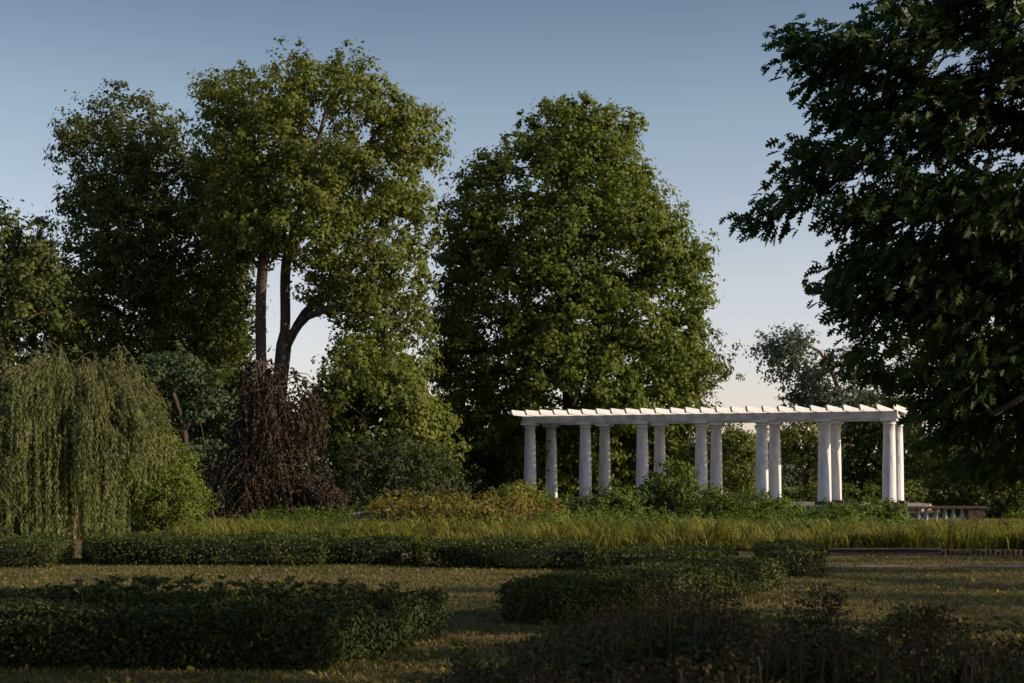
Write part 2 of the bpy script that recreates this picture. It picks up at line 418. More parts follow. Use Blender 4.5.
blades('lawn_grass', pts[keep], .035, .010, .9, M['lawnblade'], 'short dry brownish green grass of the open lawn', 'grass')
def patchy(pts, sc, thr):
    v = np.sin(pts[:, 0]*sc+1.7*np.sin(pts[:, 1]*sc*.7))+np.sin(pts[:, 1]*sc*1.3+pts[:, 0]*.6*sc+2)+rng.normal(size=len(pts))*.5
    return pts[v > thr]
tc_ = scatter(1650, 26.5, 31.2, lambda y: np.where(y > 0, -13.5, 0), rx, 1.25)
p1 = np.repeat(tc_, 42, 0); p1[:, :2] += rng.normal(size=(len(p1), 2))*.12
tuft_h = np.repeat((.35+1.1*rng.random(len(tc_))**1.4)*(1+.35*np.sin(tc_[:, 0]*1.3)*np.sin(tc_[:, 1]*2.1+tc_[:, 0]*.7)), 42)
pc = np.repeat(tc_, 42, 0)
p2 = patchy(scatter(40000, 31, 39.5, lambda y: -12+0*y, rx, 1.0), 1.1, -.8)
kk = ((p1[:, 0] > 5.3) | (p1[:, 1] > 27.2)) & ~(p1[:, 0] < -7.0-.25*np.sin(p1[:, 1]*3)) & (p1[:, 1] > 26.42)
pt = p1[kk]; tuft_h = tuft_h[kk]; pdir = (pt-pc[kk])[:, :2]
blades('low_grass', p2, .13, .014, .9, M['vinegrass'], 'low green grass between the tall band and the terrace', 'grass')
blades('tall_grass', pt, .33, .020, .85, M['tallgrass'], 'tall yellow green grass growing in a band below the pergola', 'grass', tuft_h, pdir)

lp = scatter(2600, 9, 26, lx, rx, 1.3); lp[:, 2] += .03
V, Fc = leaf_quads(lp, .07, nrm(rng.normal(size=lp.shape)*.5+np.array([0, 0, 1.])), .7)
tag(mesh_np('fallen_leaves', V, [Fc], M['rust']), 'scattered dry fallen leaves on the lawn', 'leaves', kind='stuff')
# ------------------------------------------------------------- hedges
def hedge(label, quad, h, leaf, dens, mat, lump=.028, group='clipped box hedges of the parterre', top_var=.0):
    """quad: footprint corners (x,y) counter-clockwise; the clipped mass is twiggy inside, leafy outside"""
    q = np.array(quad, float); ctr = q.mean(0)
    z0 = float(ground_h(ctr[0], ctr[1]))
    root = empty('hedge', (ctr[0], ctr[1], z0)); tag(root, label, 'hedge', group)
    lum = lambda p: lump*(np.sin(p[:, 0]*3.1+p[:, 2]*4)+np.sin(p[:, 1]*3.7+1+p[:, 0])+np.sin(p[:, 0]*7.3+p[:, 1]*5+p[:, 2]*6)*.6)
    # inner twiggy mass
    def corner(k, t):
        a, b_, c_ = q[k-1], q[k], q[(k+1) % 4]; e1 = (b_-a)/np.linalg.norm(b_-a); e2 = (c_-b_)/np.linalg.norm(c_-b_)
        n1 = np.array([-e1[1], e1[0]]); n2 = np.array([-e2[1], e2[0]]); return b_+t*(n1+n2)/max(.35, 1+n1@n2)
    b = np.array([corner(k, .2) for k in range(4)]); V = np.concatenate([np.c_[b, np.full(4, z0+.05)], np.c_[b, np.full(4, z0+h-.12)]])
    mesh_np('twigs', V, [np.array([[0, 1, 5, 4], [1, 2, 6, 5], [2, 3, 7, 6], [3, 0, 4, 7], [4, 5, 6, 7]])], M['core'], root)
    C = []; NN = []
    for k in range(4):
        a, c = q[k], q[(k+1) % 4]; L = np.linalg.norm(c-a); n = int(L*h*dens*1.9)
        if n < 1: continue
        t = rng.random(n); zz = rng.random(n)**.9*h
        pp = np.c_[a+(c-a)*t[:, None], z0+zz]; e = (c-a)/L; on = np.array([e[1], -e[0], 0.])
        # rounded shoulders
        rnd = np.clip((zz-h*.8)/(h*.2), 0, 1)
        off = lum(pp)-rnd**2*.07-np.clip(.12-zz, 0, 1)*.4+rng.normal(size=n)*.028
        C.append(pp+on*off[:, None]); NN.append(np.tile(on, (n, 1)))
    A = .5*abs(np.dot(q[:, 0], np.roll(q[:, 1], -1))-np.dot(q[:, 1], np.roll(q[:, 0], -1))); n = int(A*dens*1.5)
    u = rng.random(n)[:, None]; v = rng.random(n)[:, None]
    pp = (q[0]*(1-u)+q[1]*u)*(1-v)+(q[3]*(1-u)+q[2]*u)*v
    pp = np.c_[pp, np.full(n, z0+h)]; pp[:, 2] += lum(pp)*.8+rng.normal(size=n)*.022+top_var*np.sin(pp[:, 0]*.9)
    C.append(pp); NN.append(np.tile([0, 0, 1.], (n, 1)))
    C = np.concatenate(C); NN = np.concatenate(NN)
    V, Fc = leaf_quads(C, leaf, nrm(NN*.7+rng.normal(size=C.shape)*.6+np.array([0, 0, .25])), .6)
    mesh_np('foliage', V, [Fc], M[mat], root)
    return root
def gp(px, py):       # ground point seen at a pixel
    Y = CAMZ*F/(py-HY); return ((px-CX)/F*Y, Y)
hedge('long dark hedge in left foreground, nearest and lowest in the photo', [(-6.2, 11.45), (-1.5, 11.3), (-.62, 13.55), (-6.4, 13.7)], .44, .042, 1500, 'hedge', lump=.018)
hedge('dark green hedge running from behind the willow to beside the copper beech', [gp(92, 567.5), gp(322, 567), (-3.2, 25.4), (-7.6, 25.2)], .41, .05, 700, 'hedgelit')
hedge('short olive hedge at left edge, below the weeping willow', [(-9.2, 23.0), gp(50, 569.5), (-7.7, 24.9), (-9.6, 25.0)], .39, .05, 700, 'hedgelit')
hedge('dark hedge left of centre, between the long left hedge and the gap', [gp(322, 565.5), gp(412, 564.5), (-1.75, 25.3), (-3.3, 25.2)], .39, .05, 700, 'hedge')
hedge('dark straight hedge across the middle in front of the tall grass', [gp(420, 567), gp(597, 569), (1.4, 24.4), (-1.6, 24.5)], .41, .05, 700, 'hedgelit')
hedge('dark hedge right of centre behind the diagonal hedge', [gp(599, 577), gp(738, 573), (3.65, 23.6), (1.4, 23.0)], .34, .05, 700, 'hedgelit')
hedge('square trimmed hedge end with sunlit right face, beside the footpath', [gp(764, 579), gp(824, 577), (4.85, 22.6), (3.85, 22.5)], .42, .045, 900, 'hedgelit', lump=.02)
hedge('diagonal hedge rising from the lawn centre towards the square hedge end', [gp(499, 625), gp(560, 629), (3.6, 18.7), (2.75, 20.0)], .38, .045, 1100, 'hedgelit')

# sprigs standing above the near hedge
def sprigs(name, label, cat, base, tips, leaf, mat, n_leaf=18, wob=.05, head=None, headr=.06, stem='bark', group=None, leafw=.4, headn=60, r0=.006, headp=1.0):
    root = empty(name, tuple(base)); tag(root, label, cat, group)
    sp = []; LC = []; LU = []; HC = []
    for t in tips:
        t = np.array(t, float); b = np.array([t[0]+random.uniform(-.12, .12), t[1]+random.uniform(-.12, .12), base[2]])
        L = smooth_line([b, b*.5+t*.5+rng.normal(size=3)*wob, t], .18)
        for q in range(len(L)-1):
            f = q/len(L); sp.append((L[q], L[q+1], r0*(1.2-.7*f), r0*(1.2-.7*(f+1/len(L)))))
        A = np.array(L); H = np.linalg.norm(t-b)
        f = 1-rng.random(n_leaf)**1.8*.75; pos = np.array([A[min(int(v*(len(A)-1)), len(A)-1)] for v in f])+rng.normal(size=(n_leaf, 3))*.01
        a = rng.random(n_leaf)*2*PI; dr = np.stack([np.cos(a), np.sin(a), .35+.4*rng.random(n_leaf)], 1); dr = nrm(dr)
        LC.append(pos+dr*leaf*.55); LU.append(dr)
        if head and random.random() < headp:
            hc = t+np.clip(rng.normal(size=(headn, 3)), -2, 2)*[headr, headr, headr*.45]; HC.append(hc)
    sp = [np.array(x) for x in zip(*sp)]
    V, Fc = tubes(sp, 4); mesh_np('stems', V, [Fc], M[stem], root)
    C = np.concatenate(LC); U = np.concatenate(LU)
    N_ = nrm(np.cross(U, rng.normal(size=U.shape))+np.array([0, 0, .8]))
    V, Fc = leaf_quads(C, leaf, N_, leafw, U); mesh_np('leaves', V, [Fc], M[mat], root)
    if head:
        C = np.concatenate(HC); V, Fc = leaf_quads(C, headr*.32, nrm(rng.normal(size=C.shape)+[0, 0, .6]), .9)
        mesh_np('flower_heads', V, [Fc], M[head], root)
    return root
tips = []
for k in range(170):
    px = random.uniform(60, 400); Y = random.uniform(12.3, 14.2)
    py = 583-10*math.exp(-((px-150)/60)**2)-5*math.exp(-((px-300)/70)**2)+random.uniform(-6, 8)
    tips.append(P(px, py, Y))
sprigs('weedy_plants', 'thin leafy weeds poking up out of the near left hedge', 'weeds', (-3, 13.2, .15), tips, .06, 'weed', 34, stem='bark', r0=.003)['kind'] = 'stuff'

# ------------------------------------------------------------- foreground flowering shrubs
def edge_y(pts, px):
    xs_ = [a for a, b in pts]; ys_ = [b for a, b in pts]; return float(np.interp(px, xs_, ys_))
def fshrub(label, x0, x1, prof, Y0, Y1, n, tall=()):
    tips = []
    for k in range(n):
        px = random.uniform(x0, x1); Y = random.uniform(Y0, Y1)
        f = (Y-Y0)/(Y1-Y0); top = edge_y(prof, px)
        py = top+(1-f)*random.uniform(0, 60)+random.uniform(-9, 14)*f
        tips.append(P(px, py, Y))
    for px, py in tall: tips.append(P(px, py, Y1-.2))
    c = np.mean(tips, 0)
    # fill foliage lower down
    root = sprigs('flowering_shrub', label, 'shrub', (c[0], c[1], 0), tips, .045, 'weed', 60, .03, 'flower', .045, group='dark shrubs with dry flower heads in the foreground', headn=70, r0=.004, headp=.32)
    T = np.array(tips); T = T[rng.random(len(T)) < .9]; T[:, 2] *= rng.uniform(.45, .88, len(T)); 
    V, Fc = clump_leaves(T, .14, 4, 20, .032, flat=.9); mesh_np('inner_leaves', V, [Fc], M['weed'], root)
    return root
fshrub('wide brown headed shrub in front of the left end of the diagonal hedge', 440, 620, [(440, 678), (480, 662), (520, 644), (560, 626), (620, 608)], 5.6, 7.2, 170)
fshrub('brown headed shrub overlapping the middle of the diagonal hedge', 600, 770, [(600, 610), (650, 598), (700, 594), (735, 604), (760, 630), (770, 640)], 5.8, 7.4, 170)
fshrub('dark flowering shrub with one tall stem, below the square hedge end', 750, 880, [(750, 640), (780, 628), (810, 622), (850, 632), (880, 636)], 4.8, 6.2, 110, [(815, 592), (823, 600), (808, 604), (832, 598), (826, 612), (818, 616), (800, 618), (812, 610), (838, 612), (822, 622)]*2)
fshrub('dark flowering shrub with tall forked top near the right corner', 870, 975, [(870, 640), (900, 626), (930, 624), (975, 645)], 4.6, 6.0, 100, [(906, 604), (916, 610), (930, 603), (922, 614), (958, 622), (912, 618), (934, 614), (926, 624), (902, 620), (950, 628)]*2)
fshrub('lowest dark flowering shrub in the bottom right corner', 965, 1060, [(965, 650), (1000, 645), (1060, 640)], 4.4, 5.8, 90)
fshrub('low dark flowering shrub along the bottom edge, nearest to the viewer', 470, 760, [(470, 690), (560, 668), (760, 655)], 4.2, 5.4, 150)

# ------------------------------------------------------------- edging, path border, stone
tb = MB()
tb.box((6.84, 26.16, .045), (2.06, .17, .17)); tb.box((6.84, 26.15, .145), (2.10, .20, .035))
root = empty('timber_edging', (6.84, 26.16, 0)); tag(root, 'dark flat timber edging beam retaining the grass bed', 'edging')
o = tb.build('plank', M['timber'], root, .008); o.location = -root.location
er = empty('log_edging', (7.9, 26.16, 0)); tag(er, 'row of short upright brown logs edging the grass bed at right', 'edging')
lg = MB(); lg.lathe([(.043, -.04), (.044, .11), (.036, .125)], n=10); base = None
for k in range(64):
    x = .05+k*.092
    if base is None: o = lg.build('log', M['log'], er, smooth=True); base = o
    else:
        o = base.copy(); COL.objects.link(o); o.parent = er
    o.location = (x, .02*math.sin(k*.7), random.uniform(-.03, .02)); o.rotation_euler = (random.uniform(-.05, .05), random.uniform(-.06, .06), k*1.3)
sb = MB(); sb.add([(-.42, -.3, -.1), (.42, -.3, -.1), (.42, .3, -.1), (-.42, .3, -.1), (-.40, -.28, .31), (.42, -.28, .42), (.42, .28, .42), (-.40, .28, .31)],
                  [(0, 3, 2, 1), (4, 5, 6, 7), (0, 1, 5, 4), (1, 2, 6, 5), (2, 3, 7, 6), (3, 0, 4, 7)])
sb.add([(-.50, -.36, .313), (.5, -.36, .433), (.5, .36, .433), (-.5, .36, .313), (-.50, -.36, .37), (.5, -.36, .49), (.5, .36, .49), (-.5, .36, .37)],
       [(0, 3, 2, 1), (4, 5, 6, 7), (0, 1, 5, 4), (1, 2, 6, 5), (2, 3, 7, 6), (3, 0, 4, 7)])
o = sb.build('stone_pier', M['stone'], bevel=.015, loc=(-3.72, 37.2, .1)); tag(o, 'low pale stone pier with sloping cap, left of the rusty shrub', 'stone pier')

# ------------------------------------------------------------- pergola
Rv = np.array([.9306, -.368, 0]); Dv = np.array([.368, .9306, 0])       # along the row, and away from the viewer
C1 = np.array([.70, 54.97, 0]); BAY = 2.25; WID = 2.4
def zt(py, Y): return CAMZ+(HY-py)/F*Y
ZP = .355                                       # paving level of the terrace
ZB = ZP+.12                                     # shaft foot
ZTOP = 3.40                                     # underside of the beams
rootp = empty('pergola', (*(C1+Rv*6*BAY/2+Dv*WID/2)[:2], ZP)); tag(rootp, 'long white colonnade pergola with paired round columns and open rafters', 'pergola')
rl = np.array(rootp.location)
H = ZTOP-ZB
sh = MB(); prof = []
for k in range(11):
    t = k/10; rr = .245-.012*t-.038*t**1.8; prof.append((rr, t*(H-.20)))
prof = [(.25, 0), (.25, .02)]+prof[1:]+[(.205, H-.195), (.226, H-.185), (.226, H-.16), (.205, H-.15), (.205, H-.125)]
sh.lathe(prof, n=36)
cp = MB(); cp.lathe([(.206, H-.124), (.225, H-.11), (.262, H-.075)], n=36); cp.box((0, 0, H-.0375), (.56, .56, .073))
pl = MB(); pl.box((0, 0, -.06), (.60, .60, .118))
ang = math.atan2(Rv[1], Rv[0]); shm = None
for row in (0, 1):
    for k in range(7):
        loc = C1+Rv*BAY*k+Dv*WID*row; loc[2] = ZB
        if shm is None:
            a = sh.build('column', M['white'], rootp, smooth=True); b = cp.build('capital', M['white'], a, .006); c_ = pl.build('plinth', M['coping'], a, .01)
            b.modifiers[0].limit_method = 'ANGLE'; shm = (a, b, c_)
        else:
            a = shm[0].copy(); COL.objects.link(a); a.parent = rootp
            for s_ in shm[1:]:
                b = s_.copy(); COL.objects.link(b); b.parent = a
        a.location = loc-rl; a.rotation_euler = (0, 0, ang)
ux, uy = tuple(Rv), tuple(Dv)
def pbox(mb, s0, s1, t0, t1, z0, z1):
    c = C1+Rv*(s0+s1)/2+Dv*(t0+t1)/2; c[2] = (z0+z1)/2; mb.box(c-rl, (s1-s0, t1-t0, z1-z0), ux, uy)
SL, SR = -.32, 6*BAY+.32
for row in (0, 1):
    mb = MB(); t = WID*row
    pbox(mb, SL, SR, t-.18, t+.18, ZTOP+.003, ZTOP+.10)
    pbox(mb, SL+.03, SR-.03, t-.15, t+.15, ZTOP+.103, ZTOP+.27)
    mb.build('beam', M['beam'], rootp, .008)
for s_ in (0, 6*BAY):
    mb = MB(); pbox(mb, s_-.12, s_+.12, .153, WID-.153, ZTOP+.02, ZTOP+.24); mb.build('cross_beam', M['beam'], rootp, .008)
# rafters with a cut tail
rf = MB(); z0 = 0; z1 = .20; tw = .035; TL = 1.30
pf = [(-TL, .20), (-TL, .11), (-TL+.16, .0), (WID+TL-.16, 0), (WID+TL, .11), (WID+TL, .20)]
Va = [(-tw, y, z) for y, z in pf]+[(tw, y, z) for y, z in pf]; n6 = 6
rf.add(Va, [tuple(range(6)), tuple(range(11, 5, -1))]+[(i, i+6, (i+1) % 6+6, (i+1) % 6) for i in range(6)])
rbase = None; NR = 26
for k in range(NR):
    s_ = -.27+k*(6*BAY+.54)/(NR-1)
    if rbase is None: o = rf.build('rafter', M['rafter'], rootp, .006); rbase = o
    else:
        o = rbase.copy(); COL.objects.link(o); o.parent = rootp
    l = C1+Rv*s_; l[2] = ZTOP+.273+random.uniform(0, .006); o.location = l-rl
    o.rotation_euler = (0, 0, ang+random.uniform(-.006, .006))
# terrace slab under it, with coping
tm = MB()
def tbox(mb, s0, s1, t0, t1, z0, z1):
    c = C1+Rv*(s0+s1)/2+Dv*(t0+t1)/2; c[2] = (z0+z1)/2; mb.box(c, (s1-s0, t1-t0, z1-z0), ux, uy)
tbox(tm, -1.5, 6*BAY+1.2, -1.0, WID+2, -.3, ZP)
o = tm.build('terrace', M['terrace'], None, .02); o['kind'] = 'structure'
# balustrade in front of the terrace, right
bl = empty('balustrade', (11.9, 40, .12)); tag(bl, 'low dark balustrade with grey white balusters right of the pergola', 'balustrade')
def bpart(name, mat, fn, bevel=.01):
    mb = MB(); fn(mb); return mb.build(name, mat, bl, bevel)
bz = .12
X0 = (838-512)/F*40; X1 = (984-512)/F*40
bpart('coping', M['coping'], lambda m_: m_.box(((X0+X1)/2-11.9, 0, .455-.03), (X1-X0+.1, .34, .07)))
bpart('base_rail', M['coping'], lambda m_: m_.box(((X0+X1)/2-11.9, 0, -.03), (X1-X0-.04, .26, .08)))
for xx in (X0+.6, X0+1.7, X1-.26):
    bpart('pier', M['coping'], lambda m_: m_.box((xx-11.9, 0, .2), (.46, .28, .376)))
bm = MB(); bm.lathe([(.055, .012), (.055, .05), (.035, .06), (.075, .15), (.07, .22), (.036, .32), (.05, .345), (.055, .388)], n=14); bb = None
for px in (918, 926, 936, 945, 953, 962):
    if bb is None: o = bm.build('baluster', M['baluster'], bl, smooth=True); bb = o
    else: o = bb.copy(); COL.objects.link(o); o.parent = bl
    o.location = ((px-512)/F*40-11.9, 0, 0)

# ------------------------------------------------------------- trees in view
tree('maple_tree', 'tall broad dense green maple standing alone behind the left half of the pergola', 'tree',
     [(590, 88), (612, 98), (634, 112), (642, 140), (655, 170), (672, 192), (686, 222), (692, 250), (722, 238), (724, 262), (702, 280), (702, 310), (712, 330), (714, 360), (718, 385), (716, 405), (704, 430), (690, 480), (640, 502), (560, 502), (500, 497), (450, 485), (428, 440), (430, 380), (424, 330), (430, 280), (424, 235), (440, 205), (455, 178), (468, 163), (495, 153), (510, 148), (520, 115), (545, 103), (565, 95)],
     62, 1080, 'maple', 570, R=.42, r=.60, mind=.62, nsub=8, m=20, size=.175, voids=False, boughs=.84, asp=.75)
Yt = 52
g = lambda px, py, dy=0: tuple(P(px, py, Yt)+np.array([0, dy, 0]))
tree('linden_tree', 'tallest airy tree with two bare dark trunks rising behind the copper beech', 'tree',
     [(192, 76), (207, 60), (235, 46), (262, 52), (300, 48), (330, 43), (348, 48), (366, 65), (385, 84), (412, 92), (420, 105), (440, 128), (452, 138), (446, 166), (432, 182), (432, 215), (426, 260), (432, 300), (440, 345), (436, 380), (415, 415), (380, 412), (350, 365), (312, 335), (303, 300), (290, 262), (250, 258), (222, 268), (198, 262), (192, 200), (196, 150), (215, 130), (202, 95)],
     Yt, 500, 'linden', 272, R=.36, r=.54, mind=.74, nsub=7, m=21, size=.15, asp=.7,
     stems=[[g(270, 520), g(266, 450), g(262, 380), g(261, 300), g(264, 240), g(258, 180), g(250, 110)],
            [g(272, 470), g(277, 400, .3), g(283, 330, .5), g(284, 260, .6), g(300, 200, .5), g(318, 130, .6), g(330, 80, .8)],
            [g(282, 350, .5), g(300, 310, 1.2), g(330, 280, 1.6), g(370, 230, 1.6), g(400, 180, 1.5)],
            [g(284, 262, .6), g(310, 225, -.6), g(350, 190, -1.2), g(385, 130, -1.4)],
            [g(284, 345, .5), g(310, 318, -.5), g(345, 312, -1), g(390, 320, -1.4)],
            [g(262, 250), g(235, 200, .8), g(215, 130, 1)], [g(262, 270), g(235, 240, -.8), g(212, 210, -1)]])
tree('alder_tree', 'tall dark green tree at left with sky showing through its crown', 'tree',
     [(60, 130), (92, 110), (118, 73), (140, 90), (165, 83), (180, 110), (184, 148), (200, 158), (215, 138), (245, 160), (255, 200), (255, 260), (248, 320), (240, 372), (200, 402), (160, 402), (80, 392), (48, 340), (58, 290), (72, 260), (42, 240), (42, 200), (58, 180)],
     57, 540, 'alder', 160, R=.38, r=.58, mind=.8, nsub=7, m=21, size=.155)
tree('dark_tree', 'dark bushy tree cut by the left edge of the photo, behind the willow', 'tree',
     [(-70, 190), (0, 168), (16, 180), (36, 200), (48, 230), (62, 255), (72, 290), (78, 340), (70, 400), (0, 430), (-80, 430), (-110, 250)],
     50, 250, 'alder', 10, R=.3, r=.55, mind=.75, nsub=6, m=16, size=.16)
tree('layered_tree', 'bluish green low tree between the willow and the copper beech', 'tree',
     [(120, 380), (150, 360), (175, 343), (200, 350), (232, 378), (248, 420), (248, 480), (225, 520), (150, 522), (110, 470)],
     46, 230, 'bluish', 190, R=.16, r=.42, mind=.5, nsub=6, m=16, size=.13, flat=.5)
tree('young_tree', 'low sunlit yellow green tree below the right side of the tallest tree', 'tree',
     [(300, 335), (345, 325), (395, 350), (430, 385), (455, 420), (455, 490), (435, 500), (410, 470), (370, 470), (330, 470), (302, 430), (292, 380)],
     50, 250, 'linden', 340, R=.15, r=.5, mind=.55, nsub=6, m=15, size=.18, bark='bark')
tree('locust_tree', 'thin leaved tree peeking out behind right side of the maple', 'tree',
     [(680, 320), (700, 326), (713, 316), (726, 322), (730, 345), (738, 378), (737, 405), (715, 420), (680, 420), (660, 380)],
     78, 60, 'alder', 700, R=.2, r=.6, mind=.8, nsub=4, m=14, size=.17)
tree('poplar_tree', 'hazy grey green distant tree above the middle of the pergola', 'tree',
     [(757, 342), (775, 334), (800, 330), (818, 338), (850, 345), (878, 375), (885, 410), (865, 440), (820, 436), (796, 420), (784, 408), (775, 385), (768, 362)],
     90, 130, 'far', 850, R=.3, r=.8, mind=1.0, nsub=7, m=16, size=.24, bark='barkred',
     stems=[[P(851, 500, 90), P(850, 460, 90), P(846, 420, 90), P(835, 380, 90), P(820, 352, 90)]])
tree('olive_tree', 'sunlit olive coloured tree seen between the centre columns', 'tree',
     [(700, 428), (725, 424), (750, 428), (768, 440), (775, 470), (775, 505), (700, 505), (690, 460)], 82, 120, 'olive', 740, R=.2, r=.7, mind=.8, nsub=6, m=16, size=.2)
tree('round_tree', 'rounded green tree seen between the third and second columns from the right', 'tree',
     [(775, 436), (790, 422), (815, 418), (835, 425), (845, 450), (845, 505), (772, 505)], 76, 120, 'olive', 805, R=.2, r=.62, mind=.7, nsub=6, m=16, size=.18)
tree('thicket_tree', 'dark tree filling the gap behind the rightmost columns', 'tree',
     [(835, 425), (855, 400), (890, 395), (925, 400), (930, 450), (930, 510), (835, 510)], 68, 170, 'deep', 880, R=.2, r=.6, mind=.7, nsub=6, m=16, size=.18)
tree('woodland_tree', 'large dark tree behind the oak branches at right', 'tree',
     [(890, 330), (920, 260), (960, 235), (1010, 230), (1080, 260), (1110, 400), (1100, 500), (1040, 520), (960, 515), (900, 480), (880, 400)],
     60, 330, 'alder', 985, R=.35, r=.65, mind=.85, nsub=6, m=16, size=.19)
tree('understory_tree', 'small green tree above the dark end of the balustrade', 'tree',
     [(925, 440), (960, 425), (1000, 430), (1060, 440), (1080, 520), (1040, 528), (980, 520), (925, 512)], 45, 170, 'alder', 1000, R=.1, r=.4, mind=.48, nsub=6, m=14, size=.13)

tree('backdrop_tree', 'dark green tree filling the gap left of the two bare trunks', 'tree',
     [(150, 300), (185, 270), (225, 262), (252, 275), (258, 320), (256, 400), (230, 430), (150, 430)], 63, 190, 'alder', 205, R=.22, r=.6, mind=.7, nsub=7, m=16, size=.18, voids=False)
tree('backdrop_tree', 'dark tree behind the willow top, between the two leftmost crowns', 'tree',
     [(-30, 240), (20, 232), (60, 240), (95, 270), (100, 400), (40, 430), (-40, 430)], 63, 210, 'deep', 45, R=.22, r=.6, mind=.7, nsub=7, m=16, size=.18, voids=False)
# thick shrubs at the feet of the trees
def shrub(name, label, outline, Y, n, mat, base_px, r=.35, voids=True, mind=.42, m=16, nsub=5, size=.1, flat=.8, asp=.6, depthk=.8, cat='shrub', group=None):
    return tree(name, label, cat, outline, Y, n, mat, base_px, R=.05, r=r, mind=mind, nsub=nsub, m=m, size=size, flat=flat, asp=asp, depthk=depthk, trunk_top=.5, bark='bark', group=group, voids=voids, boughs=0)
shrub('dark_shrub', 'large dark round shrub right of the copper beech', [(318, 470), (350, 445), (400, 440), (450, 450), (470, 480), (470, 520), (320, 525)], 47, 240, 'deep', 395)
shrub('thuja_shrub', 'bright yellow green evergreen shrub right of the willow', [(135, 440), (155, 424), (176, 436), (190, 466), (204, 488), (206, 520), (196, 538), (135, 540), (122, 490)], 34, 330, 'thuja', 165, voids=False, r=.24, mind=.21, size=.075, asp=.35)
shrub('barberry_shrub', 'thin purple red shrub left of the copper beech', [(178, 478), (195, 462), (215, 455), (228, 470), (230, 520), (195, 532), (180, 505)], 43, 70, 'purple', 206, r=.26, mind=.34, size=.07, m=12, nsub=4)
shrub('spirea_shrub', 'wide rusty orange and yellow shrub left of the first column', [(362, 515), (372, 500), (392, 494), (440, 496), (470, 498), (520, 496), (560, 502), (574, 528), (540, 534), (365, 532)], 37.5, 320, 'rust', 465, r=.22, mind=.24, size=.075, m=14, depthk=1.0)
shrub('leafy_shrub', 'yellow green shrub touching the foot of the leftmost column', [(470, 502), (490, 494), (515, 487), (540, 488), (550, 505), (545, 515), (480, 515)], 46, 120, 'yellow', 515, r=.28, mind=.3, size=.09)
shrub('creeper_mound', 'dark green creeper mound below the left columns', [(545, 505), (570, 498), (600, 492), (645, 490), (650, 520), (610, 528), (550, 526)], 43.5, 170, 'vine', 598, r=.26, mind=.3, size=.09)
shrub('climbing_shrub', 'tallest green bush climbing in front of the middle columns', [(640, 505), (645, 482), (660, 476), (670, 462), (688, 464), (700, 480), (712, 500), (712, 525), (645, 526)], 44, 170, 'vine', 676, r=.27, mind=.3, size=.10)
shrub('creeper_mound', 'green creeper mound below the two centre columns, right of the tallest bush', [(705, 492), (722, 488), (742, 492), (770, 500), (808, 508), (812, 524), (760, 530), (705, 528)], 42.5, 200, 'vine', 760, r=.25, mind=.28, size=.09)
shrub('creeper_mound', 'low creeper patch overgrowing the balustrade near the rightmost columns', [(810, 512), (850, 508), (880, 503), (905, 508), (908, 524), (860, 530), (812, 530)], 39.5, 160, 'vine', 860, r=.2, mind=.24, size=.08)
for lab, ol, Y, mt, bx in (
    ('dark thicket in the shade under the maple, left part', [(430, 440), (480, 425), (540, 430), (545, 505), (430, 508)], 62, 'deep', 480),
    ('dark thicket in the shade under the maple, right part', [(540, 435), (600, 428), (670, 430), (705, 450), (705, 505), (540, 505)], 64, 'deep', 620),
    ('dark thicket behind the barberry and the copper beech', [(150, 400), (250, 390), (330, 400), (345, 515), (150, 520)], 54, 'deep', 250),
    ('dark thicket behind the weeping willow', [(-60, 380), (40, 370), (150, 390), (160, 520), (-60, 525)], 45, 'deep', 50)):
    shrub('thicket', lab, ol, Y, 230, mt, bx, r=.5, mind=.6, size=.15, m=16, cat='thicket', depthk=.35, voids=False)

shrub('low_shrub', 'long low green shrub row seen behind the rightmost columns', [(770, 492), (810, 486), (860, 489), (905, 484), (935, 488), (935, 509), (770, 509)], 56.5, 200, 'vine', 850, r=.3, mind=.33, size=.11, depthk=.12, voids=False)
gc = patchy(scatter(1500, 28.0, 40.5, lambda y: -12.5+0*y, rx, .8), .9, .1)
gc = gc[~(gc[:, 0] < -7.3) & ~((gc[:, 0] > 9.5) & (gc[:, 0] < 13.8) & (gc[:, 1] > 32.5))]
gc[:, 2] += rng.uniform(.05, .26, len(gc))
V, Fc = clump_leaves(gc, .26, 5, 15, .075, axis=np.array([0, 36., -6]))
tag(mesh_np('ground_cover', V, [Fc], M['vine']), 'low leafy green plants growing among the tall grass', 'ground cover', kind='stuff')
# far wood closing the horizon
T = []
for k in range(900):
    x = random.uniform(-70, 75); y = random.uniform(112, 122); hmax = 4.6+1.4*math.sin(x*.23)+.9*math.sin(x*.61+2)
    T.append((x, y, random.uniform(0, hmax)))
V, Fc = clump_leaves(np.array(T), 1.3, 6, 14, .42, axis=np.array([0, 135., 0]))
tag(mesh_np('distant_wood', V, [Fc], M['far']), 'distant line of low woodland closing the horizon', 'wood', kind='stuff')

